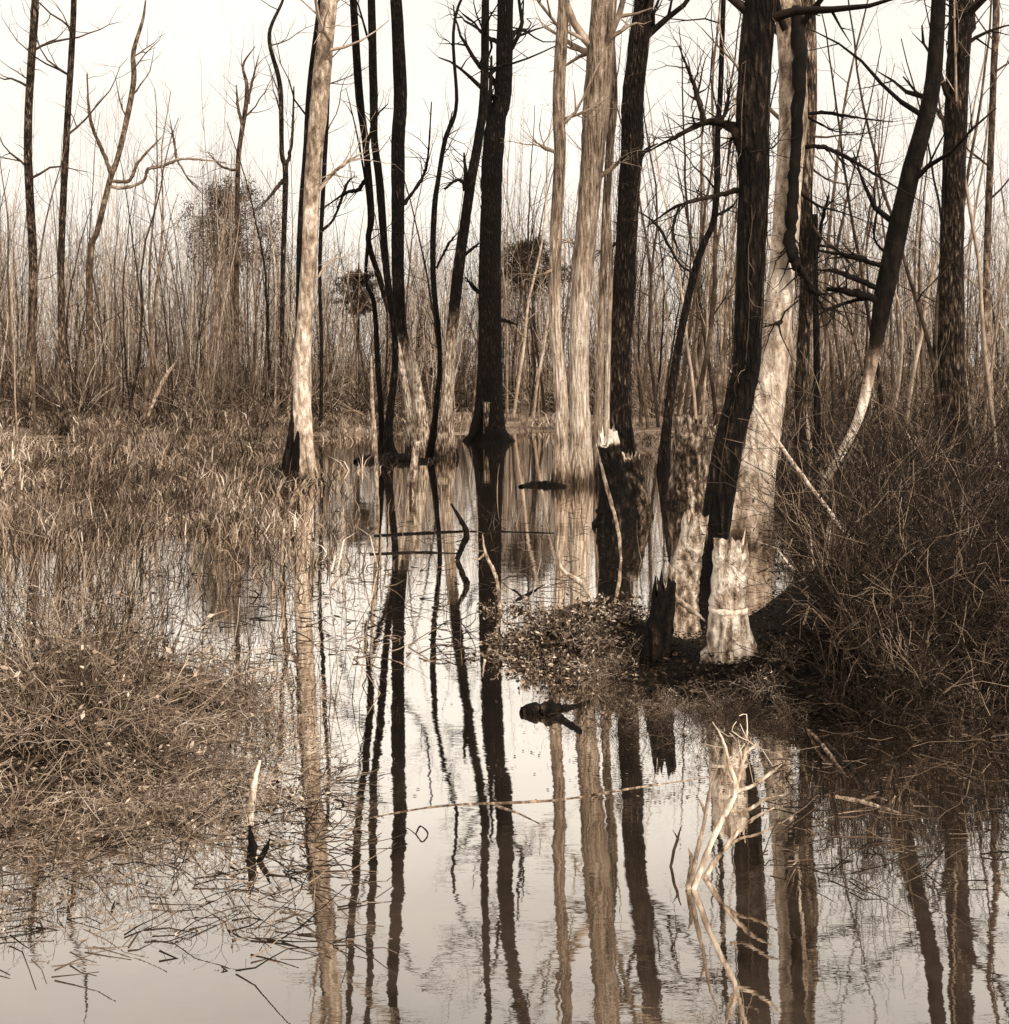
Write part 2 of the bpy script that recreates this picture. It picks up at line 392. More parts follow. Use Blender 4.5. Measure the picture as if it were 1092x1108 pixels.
# --- clump left of centre
tree('slim_tree', 'slim dark stem bending into the clump left of centre, paling towards its foot',
     [(446, 494, 12), (442, 440, 8), (432, 385, 7), (424, 350, 6), (411, 302, 6), (399, 262, 6), (402, 230, 7), (395, 150, 8), (388, 93, 9)], 26.5, .82, .14, (2.0, 3.4), br=[
         [(398, 190, 4), (388, 205, 4), (375, 208, 3.5), (350, 225, 2.5)], [(396, 165, 4), (405, 130, 3), (420, 112, 2.5)]], nb=6, zb=(8, 13), flare=.4)
tree('slim_tree', 'dark slender trunk in the clump left of centre, second from its left side',
     [(425, 498, 10), (420, 470, 9), (428, 380, 7), (418, 290, 8), (411, 200, 9), (405, 150, 8), (404, 93, 9)], 26.0, .1, .12, nb=6, zb=(7, 13), flare=.5, bl=1.8)
tree('forest_tree', 'stout dark trunk standing at the right of the left-centre clump, its foot pale and swollen',
     [(455, 492, 22), (453, 440, 15), (446, 400, 13), (435, 365, 13), (431, 300, 13), (431, 230, 14), (431, 150, 15), (433, 93, 15)], 26.8, .84, .12, (1.7, 2.6), br=[
         [(435, 222, 5), (447, 208, 4), (458, 190, 3.5), (463, 170, 3), (467, 110, 2.5)]], nb=6, zb=(8, 13), flare=.35)
tree('slim_tree', 'thin dark stem standing at the left edge of the clump beside a leaning pale stick',
     [(414, 496, 8), (412, 440, 6), (409, 400, 6), (405, 330, 5), (396, 300, 4)], 26.4, .1, .14, nb=5, zb=(4, 7), top=7, flare=.4, bl=1.2)
tree('slim_tree', 'wiry dark tree with a crooked forked upper stem between the clump and the leaning trunk',
     [(466, 497, 9), (472, 440, 6), (476, 380, 5), (469, 300, 6), (470, 230, 6), (475, 190, 5), (482, 150, 5), (494, 112, 4)], 25.8, .2, .12, (1, 2), br=[
         [(471, 220, 4), (478, 165, 3), (490, 120, 2)], [(481, 205, 3), (494, 195, 3), (505, 196, 2)], [(472, 290, 3), (485, 265, 2.5), (497, 250, 2)]], nb=4, zb=(7, 11), top=11, flare=.5, bl=1.6)
tree('forest_tree', 'leaning trunk left of the black central tree, dark above and pale near the water',
     [(482, 500, 18), (483, 440, 13), (488, 370, 12), (494, 310, 12), (502, 250, 11), (511, 190, 11), (518, 150, 10), (524, 93, 9)], 25.4, .76, .1, (2.0, 3.2), br=[
         [(503, 205, 6), (504, 190, 5), (502, 165, 4)], [(507, 205, 4), (498, 195, 4), (488, 198, 3)], [(498, 280, 4), (512, 268, 3), (520, 262, 2)]], nb=6, zb=(7, 12), flare=.55)
# --- centre
tree('forest_tree', 'straight black trunk at the centre, standing on the far shore with spreading roots',
     [(529, 477, 27), (530, 440, 25), (530, 385, 24), (530, 290, 24), (533, 200, 22), (538, 130, 21), (545, 93, 19)], None, .13, .10, br=[
         [(528, 240, 10), (524, 190, 8), (530, 120, 7), (532, 60, 5)], [(535, 345, 6), (548, 347, 4), (560, 352, 3)], [(524, 320, 5), (512, 310, 4), (504, 300, 2.5)]], nb=9, zb=(7, 14), flare=.6, top=17, bl=3, roots=[[(524, 440, 12, .1), (515, 465, 9, .06), (502, 480, 6, .05)], [(536, 440, 12, .1), (543, 465, 9, .06), (556, 480, 6, .05)], [(527, 435, 8, .6, -.25), (526, 460, 6, .62, -.3), (525, 474, 5, .4, -.3)]])
# --- right-centre group
tree('forest_tree', 'slim straight trunk left of the stout pale trunk, a bright strip down its lower side',
     [(608, 527, 17), (607, 480, 14), (608, 430, 13), (601, 350, 13), (602, 250, 13), (606, 170, 13), (605, 93, 14)], 19.6, .82, .66, (2, 4), mat=M_STREAK, br=[
         [(603, 165, 5), (590, 160, 4), (583, 155, 3)], [(608, 130, 4), (630, 122, 3), (648, 112, 2)], [(600, 290, 4), (590, 296, 3), (582, 300, 3)]], nb=8, zb=(5, 10), flare=.7, top=13)
tree('forest_tree', 'stout pale trunk right of centre with dark streaks, straight above the water',
     [(626, 524, 26), (628, 470, 22), (627, 420, 21), (628, 340, 22), (635, 250, 24), (641, 170, 26), (647, 93, 30)], 19.9, .86, .68, (2.2, 4), mat=M_STREAK, br=[
         [(650, 190, 5), (665, 180, 4), (672, 170, 3)], [(633, 270, 4), (618, 262, 3), (606, 258, 2)]], nb=7, zb=(6, 10), flare=.5, top=14)
tree('slim_tree', 'slim pale trunk hugging the right side of the stout pale trunk',
     [(646, 520, 10), (648, 440, 9), (651, 350, 8), (655, 250, 9), (660, 160, 9), (664, 93, 9)], 20.4, .78, .58, mat=M_STREAK, nb=5, zb=(6, 11), flare=.5, top=13)
tree('slim_tree', 'very thin bright stem just behind the dark broken stump',
     [(657, 512, 6), (657, 440, 6), (659, 360, 5), (661, 280, 5), (657, 200, 5)], 21.5, .82, .5, mat=M_STREAK, nb=4, zb=(4, 8), flare=.3, top=8.5, bl=1.2)
tree('forest_tree', 'rough dark trunk right of the pale group, vine-roughened all the way up',
     [(675, 505, 27), (671, 450, 25), (671, 385, 24), (674, 330, 25), (679, 230, 24), (684, 150, 25), (686, 93, 24)], 23, .24, .17, br=[
         [(683, 195, 6), (697, 165, 5), (712, 155, 3)], [(672, 260, 4), (660, 268, 3), (645, 275, 2)]], nb=9, zb=(5, 11), flare=.5, vine=70)
tree('slim_tree', 'thin tree leaning right between the rough dark trunk and the big dark tree',
     [(718, 505, 12), (724, 440, 9), (735, 370, 8), (750, 300, 8), (761, 265, 7), (772, 240, 7), (776, 200, 7), (777, 140, 6), (780, 93, 6)], 22, .26, .16, br=[
         [(772, 235, 4), (790, 225, 3), (796, 220, 2)], [(752, 296, 3.5), (735, 285, 3), (712, 245, 3), (690, 228, 2)]], nb=7, zb=(4, 9), flare=.4, top=12)
# --- right
tree('forest_tree', 'big dark rough-barked tree at right, leaning over an arching dead limb',
     [(768, 650, 24), (776, 560, 29), (789, 480, 31), (803, 420, 30), (808, 385, 31), (812, 280, 32), (815, 200, 32), (816, 93, 35)], 10.6, .2, .23, (1.5, 3), br=[
         [(803, 155, 12), (797, 142, 11), (785, 135, 9), (765, 132, 8), (735, 146, 6), (697, 166, 4)],
         [(762, 131, 7), (757, 112, 6), (750, 90, 5), (735, 50, 4)], [(778, 134, 5), (787, 118, 4), (790, 95, 3)],
         [(800, 205, 6), (775, 212, 5), (735, 222, 4), (700, 245, 3)], [(805, 175, 4), (792, 150, 4), (786, 190, 3)],
         [(735, 222, 3.5), (728, 250, 3), (736, 275, 2.5)], [(812, 165, 2.5, -.3), (835, 160, 2, -.4), (845, 150, 1.5, -.4)]], nb=7, zb=(4.2, 6.5), flare=.25, top=9.5, bl=1.2, vine=60)
tree('forest_tree', 'large pale leaning tree at right with a black dead limb hooked down it',
     [(804, 590, 52), (814, 520, 47), (826, 460, 41), (836, 400, 36), (842, 340, 32), (848, 280, 29), (853, 200, 29), (858, 93, 30)], 13.2, .80, .68, (3, 4.5), M_MOTTLE, br=[
         [(862, 10, 16, .05), (866, 70, 15, -.16), (863, 140, 13, -.2), (859, 200, 13, -.22), (855, 255, 14, -.22), (862, 285, 12, -.24), (872, 300, 10, -.24), (880, 316, 12, -.24), (894, 318, 5, -.24)],
         [(850, 345, 4), (842, 350, 5, -.2), (833, 352, 2, -.25)],
         [(864, 160, 5), (880, 158, 5), (900, 162, 5), (930, 178, 4), (966, 200, 3), (1010, 225, 2)],
         [(866, 124, 4), (895, 122, 4), (925, 127, 3), (966, 132, 2.5)], [(862, 205, 4), (885, 222, 3), (905, 228, 2.5), (940, 240, 2)],
         [(862, 120, 3), (890, 135, 2.5), (905, 142, 2), (945, 145, 1.5)]], nb=7, zb=(4.2, 7), flare=.25, top=10, bl=1.5, btone=.1)
tree('forest_tree', 'tan trunk half hidden behind the large pale leaning tree at right',
     [(868, 560, 15), (866, 440, 13), (869, 385, 14), (873, 300, 15), (871, 200, 16), (876, 93, 17)], 16.5, .3, .5, (3, 4.5), nb=8, zb=(4, 8), flare=.4, top=12, bl=2,
     br=[[(873, 230, 3), (885, 252, 2.5), (905, 268, 2), (960, 283, 2)], [(875, 180, 3), (900, 196, 2), (930, 200, 2)]])
tree('leaning_tree', 'black trunk at the right edge leaning outward, bare limbs reaching left from it',
     [(890, 532, 9), (905, 500, 9), (930, 450, 10), (945, 385, 13), (953, 340, 18), (963, 290, 21), (985, 190, 20), (1010, 90, 18)], 15, .88, .1, (1.3, 2.2), mat=M_SMOOTH, br=[
         [(958, 318, 7), (935, 305, 6), (905, 294, 5), (885, 292, 4)], [(962, 290, 7), (945, 285, 5), (922, 277, 7), (885, 271, 5)],
         [(955, 326, 8), (925, 317, 9), (895, 312, 9)], [(948, 322, 5), (925, 325, 4), (895, 335, 4), (880, 345, 3)], [(966, 280, 4), (948, 262, 3), (947, 240, 3), (955, 210, 2)]], nb=7, zb=(3, 7), flare=.3, top=9, bl=1.4)
tree('snag', 'short dark broken snag with a stubby side spike behind the pale leaning tree',
     [(884, 520, 8), (884, 400, 7), (882, 290, 7), (881, 232, 8)], 17.5, .12, .1, br=[[(884, 275, 5), (890, 240, 4), (897, 211, 5)], [(884, 265, 3), (905, 270, 2.5), (925, 290, 2)]], nb=0, top=None, flare=.3, cat='dead tree')
# --- trees outside the plate's own edges but inside the view
tree('slim_tree', 'tan crooked trunk at the outermost left, beyond the forked pale tree', [(30, 460, 11), (36, 300, 9), (30, 150, 9), (38, 0, 8)], 36, .55, .4, nb=8, zb=(6, 12), top=14)
tree('slim_tree', 'slender tan tree at the outermost left leaning towards the thicket', [(70, 470, 8), (66, 300, 7), (72, 150, 7), (80, 0, 6)], 33, .5, .35, nb=6, zb=(6, 12), top=14)
tree('forest_tree', 'grey-brown trunk at the outermost right, behind the black leaning one', [(1032, 500, 30), (1030, 300, 26), (1036, 93, 25), (1040, 0, 25)], 20, .34, .28, nb=8, zb=(5, 10), top=13)
tree('slim_tree', 'thin pale tree at the outermost right margin of the wood', [(1072, 480, 9), (1068, 300, 8), (1075, 93, 7), (1078, 0, 7)], 28, .62, .45, nb=6, zb=(5, 12), top=14, mat=M_SMOOTH)

# --- evergreens behind
def evergreen(label, px, base_py, Y, ctr, rx, rz, w=6, n=2600, dt=0):
    b = W(px, base_py, Y)
    root = thing('evergreen_tree', label, 'tree', (b.x, Y, max(gz(b.x, Y), 0)))
    base = np.array(root.location)
    c = np.array(W(ctr[0], ctr[1], Y)); rx = rx*Y/F; rz = rz*Y/F
    A = [(b.x, Y, -.2, w*Y/F/2), (b.x+(c[0]-b.x)*.5, Y, c[2]*.5, w*Y/F/2*.8), (c[0], Y, c[2]+rz*.9, .02)]
    C = catmull(A, 30)
    V, Q, T, tn = tube(C[:, :3]-base, C[:, 3], np.full(30, .2), 8, .08, seed=int(px))
    make_mesh('trunk', V, Q, T, M_FURROW, root, tn)
    Vs = []; Ts = []; tn = []
    for k in range(34):
        e = R.uniform(-.85, .95); a = R.uniform(0, 6.28); q = math.sqrt(1-e*e)*R.uniform(.75, 1.1)
        st = np.array([c[0], Y, c[2]+e*rz*.7-rz*.2])-base
        L = rx*q
        S = []
        twig(S, st, (math.cos(a), math.sin(a), R.uniform(.0, .6)), L, .022, 2, .22, L/7, .03, .22, .8, .02, .8, .5)
        lb = seg_mesh('limb', S, M_TWIG, root, 3); Vs = []; Ts = []; tn = []
        t0 = R.uniform(.08, .38)+dt
        for sg in S:
            for j in range(n//(34*38)+1):
                p = np.array(sg[3:6])+np.random.normal(0, 1, 3)*rx*.055; s = R.uniform(.035, .09)
                d1 = np.random.normal(0, 1, 3); d1 /= np.linalg.norm(d1); d2 = np.random.normal(0, 1, 3); d2 /= np.linalg.norm(d2)
                i = len(Vs); Vs += [p-d1*s, p+d1*s, p+d2*s*.6]; Ts.append((i, i+1, i+2)); tn += [t0+R.uniform(-.06, .1)]*3
        make_mesh('needles', Vs, [], Ts, M_NEEDLE, lb, tn, smooth=False)
    return root
evergreen('dark bushy evergreen beyond the water, just right of the black central trunk', 578, 443, 52, (577, 285), 42, 42, 6, 11000)
evergreen('round-headed dark evergreen rising over the left thicket behind the slim forked-tip tree', 252, 443, 58, (250, 245), 64, 52, 6, 13000, .18)
evergreen('small dark evergreen between the bright pale tree and the left-centre clump', 386, 443, 54, (388, 315), 27, 34, 5, 6000, .08)

# ------------------------------------------------------------------ saplings and thicket
def sapling_parts(h, r, nb, lvl=1, tone=.5, crook=.05, pc=.5, split=False, ll=1):
    stem = []; tw = []; limbs = []
    p = (0, 0, -.3); d = (R.gauss(0, .06), R.gauss(0, .06), 1); n = int(h/.5); rr = r
    for i in range(n):
        d = unit((d[0]+R.gauss(0, crook), d[1]+R.gauss(0, crook), d[2]+.05))
        q = (p[0]+d[0]*.5, p[1]+d[1]*.5, p[2]+d[2]*.5); r2 = r*(1-.8*(i+1)/n)
        stem.append((*p, *q, rr, r2, tone)); p = q; rr = r2
        if i > n*.18:
            for _ in range(nb):
                if R.random() < .62:
                    a = R.uniform(0, 6.28); k = R.uniform(.5, 1.4)
                    b_ = []; twig(b_, q, (math.cos(a), math.sin(a), k), R.uniform(.5, 1.5)*ll*(1.1-.6*i/n), max(rr*.45, .007), lvl, tone, .3, .06, .18, pc); limbs.append(b_); tw += b_
    return (stem, limbs) if split else (stem, tw)
def copy_tree(o, loc, rz, sc, label=None, group=None):
    c = o.copy(); col.objects.link(c); c.location = loc; c.rotation_euler = (0, 0, rz); c.scale = sc
    if label: c['label'] = label
    if group: c['group'] = group
    for ch in o.children:
        k = ch.copy(); col.objects.link(k); k.parent = c
    return c
protos = [sapling_parts(9, .05, 1, 2, t, .06, .7, True, 1.5) for t in (.66, .55, .4, .72, .5, .28)]
used = [None]*6
def place_sapling(px, Y, hs, ws, label, group):
    k = R.randrange(6); x = (px-CX)*Y/F; loc = (x, Y, max(gz(x, Y), -.1)); rz = R.uniform(0, 6.28); sc = (ws, ws, hs)
    if used[k] is None:
        o = thing('sapling', label, 'sapling', loc, group, rz); o.scale = sc
        seg_mesh('stem', protos[k][0], M_TWIG, o, 5)
        for b_ in protos[k][1]: seg_mesh('branch', b_, M_TWIG, o, 3)
        used[k] = o
    else: copy_tree(used[k], loc, rz, sc, label, group)
GR = [('thin bare sapling standing in front of the left thicket', 'saplings along the left thicket', 60, 310, 34, (38, 50), (.6, 1.1)),
      ('thin bare sapling between the bright pale tree and the black central trunk', 'saplings behind the left-centre clump', 345, 515, 16, (36, 50), (.6, .95)),
      ('thin bare sapling between the central trunk and the pale trunk group', 'saplings right of the central trunk', 548, 600, 8, (38, 50), (.8, 1.25)),
      ('thin bare sapling in the tangle between the rough trunk and the big dark tree', 'saplings in the right tangle', 690, 800, 24, (22, 44), (.75, 1.2)),
      ('thin bare sapling on the right bank beyond the pale leaning tree', 'saplings on the right bank', 860, 1085, 32, (19, 42), (.6, 1.15)),
      ('thin bare sapling at the outermost left of the wood', 'saplings at the outermost left', -20, 62, 8, (30, 50), (.6, 1.0))]
for lab, grp, a, b, n, yr, hr in GR:
    for i in range(n):
        px = a+(b-a)*(i+R.uniform(.1, .9))/n; Y = R.uniform(*yr); s = R.uniform(*hr)
        place_sapling(px, Y, s, s*R.uniform(.7, 1.1), lab, grp)

def scatter_segs(protoS, items):
    """items: (x, y, z, rz, sxy, sz, dtone) -> stacked arrays"""
    out = []
    arr = [np.array(s, float) for s in protoS]
    for (x, y, z, rz, sx, sz, dt) in items:
        A = arr[R.randrange(len(arr))].copy(); c, s = math.cos(rz), math.sin(rz)
        for o in (0, 3):
            X, Y_ = A[:, o].copy(), A[:, o+1].copy()
            A[:, o] = (X*c-Y_*s)*sx+x; A[:, o+1] = (X*s+Y_*c)*sx+y; A[:, o+2] = A[:, o+2]*sz+z
        A[:, 6:8] *= max(sx, .6); A[:, 8] += dt
        out.append(A)
    return np.concatenate(out)
tp = [a+b for a, b in [sapling_parts(8, .03, 2, 1, .62, .06, .55) for _ in range(5)]+[sapling_parts(7, .026, 2, 1, .6, .15, .6, ll=1.5) for _ in range(4)]]  # pale base tone has the distance haze put into the colour
print('segs/sapling', [len(a) for a in tp])
items = []
for i in range(4300):
    Y = R.uniform(46, 76); px = R.uniform(-130, 1230)
    cl_ = math.sin(px*.021+Y*.3)+math.sin(px*.057+1.3)+math.sin(px*.11+Y*.1)*.6
    if R.random() < .18-.22*cl_: continue
    hs = R.uniform(.6, 1.12)*(.98 if px < 320 else .95 if px < 530 else 1.1)*(Y/62)**.6*(1+.09*cl_)
    if px < 330: hs *= 1.1+.22*math.exp(-((px-255)/55)**2)
    if R.random() < (.22 if px > 530 else .09 if px < 330 else .05): hs *= R.uniform(1.25, 1.65)
    items.append(((px-CX)*Y/F, Y, .1, R.uniform(0, 6.28), R.uniform(.6, 1.1), hs, R.choice((-.4, -.22, -.05, .05, .12, .22))))
t = seg_mesh('thicket', scatter_segs(tp, items), M_TWIG); t['kind'] = 'stuff'
tag(t, 'dense far-off thicket of countless thin bare stems across the back of the swamp', 'thicket')
# low brush at the foot of the thicket
def bush_segs(n, L, r, lvl=1, tone=.45, spread=.9, up=.0, droop=.02, base_r=.15, vt=1, wb=.2):
    S = []
    for _ in range(n):
        a = R.uniform(0, 6.28); q = R.uniform(0, base_r)
        twig(S, (math.cos(a)*q, math.sin(a)*q, -.05), (math.cos(a)*spread*R.uniform(.1, 1.2), math.sin(a)*spread*R.uniform(.1, 1.2), R.uniform(.4, 1.1)),
             L*R.uniform(.5, 1.1), r, lvl, tone+R.uniform(-.2, .2)*vt, L*.1, up, wb, .42, droop)
    return S
bp_ = [bush_segs(16, 2.4, .017, 1, .56) for _ in range(5)]
items = []
for i in range(620):
    Y = R.triangular(36, 66, 48); px = R.uniform(-120, 1220)
    if 430 < px < 640 and Y < 45: continue
    items.append(((px-CX)*Y/F, Y, .08, R.uniform(0, 6.28), R.uniform(.7, 1.2), R.uniform(.7, 1.5), R.choice((-.34, -.2, -.08, .04, .14))))
t = seg_mesh('underbrush', scatter_segs(bp_, items), M_TWIG); t['kind'] = 'stuff'
tag(t, 'tangled tan underbrush massed along the foot of the far thicket', 'underbrush')

# ------------------------------------------------------------------ marsh grass, reeds, debris
def blades(items, mat, name):
    """items (x,y,z,h,w,lean dx,dy,tone): two-piece bent blades"""
    A = np.array(items); n = len(A)
    p = A[:, :3]; h = A[:, 3:4]; w_ = A[:, 4:5]; ln = A[:, 5:7]; tn = A[:, 7]
    ang = np.random.uniform(0, 6.28, n); s = np.stack([np.cos(ang), np.sin(ang), 0*ang], -1)*w_
    l3 = np.concatenate([ln, np.zeros((n, 1))], 1); up = np.concatenate([np.zeros((n, 2)), h], 1)
    mid = p+up*.6+l3*.35; tip = p+up*np.random.uniform(.7, 1.0, (n, 1))+l3
    V = np.stack([p-s, p+s, mid-s*.7, mid+s*.7, tip], 1).reshape(-1, 3)
    b = (np.arange(n)*5)[:, None]
    return make_mesh(name, V, b+np.array([[0, 1, 3, 2]]), b+np.array([[2, 3, 4]]), mat, None, np.repeat(tn, 5), smooth=False)
def place_px(px, py):
    Y = dist(py)
    for _ in range(4):
        h = max(gz((px-CX)*Y/F, Y), 0); Y = .5*Y+.5*F*(CAMH-h)/(py-HY)
    return (px-CX)*Y/F, Y
it = []
cl = []
while len(cl) < 3000:
    py = R.uniform(441, 660); lim = 500 if py < 520 else 500-(py-520)*1.0
    px = R.uniform(-120, lim) if R.random() < .72 else R.uniform(-120, 1200)
    x, Y = place_px(px, py)
    h = gz(x, Y)
    if h < -.035 and (px > 400 or R.random() > .1): continue
    if py > 560 and R.random() < (py-560)/120: continue
    cl.append((x, Y, max(h, -.05), R.uniform(.4, 1)))
for (x, Y, z, s) in cl:
    nz = float(wob(np.array(x), np.array(Y*.7), 1.6)); t0 = R.uniform(.33, .76)+.16*nz
    s *= 1+.6*nz
    if R.random() < .1: s *= 2.0
    k = 1 if Y < 18 else 1.25 if Y < 35 else 1.7
    for _ in range(14):
        a = R.uniform(0, 6.28); q = abs(R.gauss(0, .16))*k
        H = R.uniform(.08, .26)*s*k
        it.append((x+math.cos(a)*q*1.6, Y+math.sin(a)*q, z, H, R.uniform(.004, .009)*k*(1 if Y < 18 else 1.5), R.gauss(0, .13)*k, R.gauss(0, .13)*k, t0+R.uniform(-.22, .16)))
o = blades(it, M_GRASS, 'marsh_grass'); o['kind'] = 'stuff'
tag(o, 'matted dead tan marsh grass spread over the flooded flat at left and far shore', 'marsh grass')

# emergent thin stems in the left water
S = []
for i in range(1500):
    py = R.uniform(455, 790); px = R.triangular(-40, 440, 120) if R.random() < .88 else R.uniform(420, 720)
    if px > 420 and py > 690: continue
    if px > 150 and py > 590 and R.random() < .55: continue
    x, Y = place_px(px, py)
    k = .85 if px > 180 or Y > 12 else 1.5
    twig(S, (x, Y, max(gz(x, Y), 0)-.05), (R.gauss(.08, .22), R.gauss(0, .2), 1), R.uniform(.15, .6)*k*(1 if Y < 14 else 1.3), R.uniform(.0022, .0042)*(1 if Y < 12 else 1.6), 1 if R.random() < .4 else 0, R.uniform(.12, .85), .12, 0, .1, .3)
o = seg_mesh('reeds', S, M_TWIG); o['kind'] = 'stuff'
tag(o, 'sparse thin dead reed stems poking out of the still water at left', 'reeds')

# floating leaves and flecks
Vs, Ts, tn = [], [], []
def fleck(x, y, z, s, t, tilt=.12):
    a = R.uniform(0, 6.28); e = R.uniform(.25, .6)
    i = len(Vs); c, sn = math.cos(a)*s, math.sin(a)*s
    Vs.extend([(x-c, y-sn, z+R.uniform(0, tilt)*s), (x-sn*e, y+c*e, z+R.uniform(0, tilt)*s), (x+c, y+sn, z+R.uniform(0, tilt)*s), (x+sn*e, y-c*e, z+R.uniform(0, tilt)*s)])
    Ts.extend([(i, i+2, i+1), (i, i+3, i+2)]); tn.extend([t]*4)
n = 0
while n < 9000:
    py = R.uniform(485, 1100); px = R.uniform(-80, 1180); x, Y = place_px(px, py)
    if gz(x, Y) > -.02: continue
    dns = .5+.5*float(wob(np.array(x*1.0), np.array(Y*.6), 2.2))+(.5 if 560 < py < 620 else 0)+(.35 if px < 380 else 0)-(.42 if 430 < px < 620 and py > 620 else 0)
    if R.random() > dns*.6*(1 if py < 870 else 0): continue
    fleck(x, Y, .004, R.uniform(.004, .012)*(1 if Y < 9 else 1.7), R.uniform(.1, .6), .02); n += 1
o = make_mesh('floating_litter', Vs, [], Ts, M_LEAF, None, tn, smooth=False); o['kind'] = 'stuff'
tag(o, 'scattered floating leaf flecks and scum on the swamp water', 'floating litter')
# litter on the banks
Vs, Ts, tn = [], [], []
n = 0
while n < 30000:
    py = R.uniform(560, 1000); px = R.uniform(-80, 1180); x, Y = place_px(px, py); h = gz(x, Y)
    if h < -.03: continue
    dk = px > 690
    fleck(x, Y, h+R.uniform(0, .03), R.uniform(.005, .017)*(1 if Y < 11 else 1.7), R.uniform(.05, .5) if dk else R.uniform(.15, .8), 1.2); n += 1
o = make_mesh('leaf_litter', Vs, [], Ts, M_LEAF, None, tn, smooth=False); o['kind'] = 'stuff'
tag(o, 'fallen leaves and chips littering the banks and mounds', 'leaf litter')

# ------------------------------------------------------------------ shrubs
def shrub_proto(name, n, L, r, lvl, tone, leaves=0, droop=.02, base_r=.1, spread=.9, ltone=(.1, .6), ls=.022):
    S = bush_segs(n, L, r, lvl, tone, spread, .0, droop, base_r, 1.2, .27)
    o = thing(name, '-', 'shrub')
    seg_mesh('stems', S, M_TWIG, o, 4)
    if leaves:
        V_, T_, t_ = [], [], []
        for _ in range(leaves):
            s = R.choice(S); p = np.array(s[3:6]); s_ = ls*R.uniform(.5, 1.2)
            d1 = np.random.normal(0, 1, 3); d1 /= np.linalg.norm(d1); d2 = np.cross(d1, np.random.normal(0, 1, 3)); d2 /= np.linalg.norm(d2)
            i = len(V_); V_ += [p, p+d1*s_+d2*s_*.45, p+d1*s_*2, p+d1*s_-d2*s_*.45]; T_ += [(i, i+1, i+2), (i, i+2, i+3)]; t_ += [R.uniform(*ltone)]*4
        make_mesh('leaves', V_, [], T_, M_LEAF, o, t_, smooth=False)
    return o
pr_right = [shrub_proto('bramble_bush', 40, 1.0, .0038, 2, .35, 260, ltone=(.0, .4), spread=.65, droop=.035) for _ in range(4)]
pr_left = [shrub_proto('bramble_bush', 34, .8, .0042, 2, .6, 120, droop=.09, ltone=(.2, .9)) for _ in range(4)]
pr_tus = [shrub_proto('leafy_tussock', 34, .22, .0035, 1, .6, 900, base_r=.11, ltone=(.0, .95), ls=.014) for _ in range(3)]
used_p = set()
def place_shrub(pl, px, py, s, label, group, hz=1, rzv=None):
    x, Y = place_px(px, py); o = R.choice(pl); loc = (x, Y, max(gz(x, Y), -.06)-.01); rz = R.uniform(0, 6.28)
    sc = (s, s, s*hz)
    if o.name in used_p: return copy_tree(o, loc, rz, sc, label, group)
    used_p.add(o.name); o.location = loc; o.rotation_euler = (0, 0, rz); o.scale = sc; o['label'] = label; o['group'] = group
    return o
for k in range(46):
    py = 545+255*((k+.5)/46)+R.uniform(-8, 8); px = R.uniform(930 if py > 690 else 900 if py > 590 else 865, 1120)
    place_shrub(pr_right, px, py, R.uniform(.65, 1.15)*(dist(py)/9)**.35*(.6 if py > 690 else .85), 'dark tangled bramble bush on the right-hand bank', 'brambles on the right bank', R.uniform(.6, 1.0))
for k in range(22):
    px, py = R.uniform(640, 850), R.uniform(745, 803)
    if 690 < px < 815: py = max(py, 775)
    place_shrub(pr_right, px, py, R.uniform(.2, .36), 'low dark twiggy bush on the mound around the ringed stump', 'bushes on the stump mound', R.uniform(.6, .9))
for k in range(26):
    px, py = R.uniform(630, 860), R.uniform(700, 800)
    if 690 < px < 815: py = max(py, 765)
    place_shrub(pr_left, px, py, R.uniform(.18, .34), 'low pale-twigged bush at the edge of the stump mound', 'pale bushes on the stump mound', R.uniform(.6, 1))
for k in range(34):
    px = R.uniform(528, 695); py = R.uniform(656, 722)
    if px < 590 and py > 715: py -= 30
    place_shrub(pr_tus, px, py, R.uniform(.7, 1.2), 'leafy dark tussock on the small island in mid water', 'tussocks on the small island', R.uniform(.6, 1))
for k in range(12):
    place_shrub(pr_left, R.uniform(-20, 140), R.uniform(735, 812), R.uniform(.7, 1.05), 'tall tangled bramble bush over dark water at the left edge', 'tall brambles at the left edge', R.uniform(.85, 1.1))
for k in range(32):
    place_shrub(pr_left, R.uniform(-20, 310), R.uniform(850, 1000), R.uniform(.3, .55), 'low matted brush standing in the water at the bottom left', 'low brush at the bottom left', R.uniform(.4, .7))
for k in range(52):
    py = R.uniform(735, 905); px = R.triangular(-30, 372-abs(py-815)*.7, 300-abs(py-815)*.7)
    place_shrub(pr_left, px, py, R.uniform(.4, .75), 'pale arching bramble bush on the near left bank', 'brambles on the near left bank', R.uniform(.5, .9))
# fine upright whips crowding the right bank
S = []
for i in range(1900):
    py = 452+328*R.random()**1.5; px = R.uniform(838 if py < 600 else 885, 1130)
    x, Y = place_px(px, py); h = max(gz(x, Y), 0)
    L = R.uniform(.3, 1.4)*(.6 if py > 690 else 1 if Y < 12 else 1.35)
    twig(S, (x, Y, h-.05), (R.gauss(0, .3), R.gauss(0, .25), 1), L, R.uniform(.0025, .005)*(1 if Y < 11 else 1.7), 1, R.choice((.05, .12, .2, .3, .42, .6)), L/8, .0, .24, .5, .01)
o = seg_mesh('bank_thicket', S, M_TWIG); o['kind'] = 'stuff'
tag(o, 'fine dark upright stems crowding the shaded right bank', 'thicket')
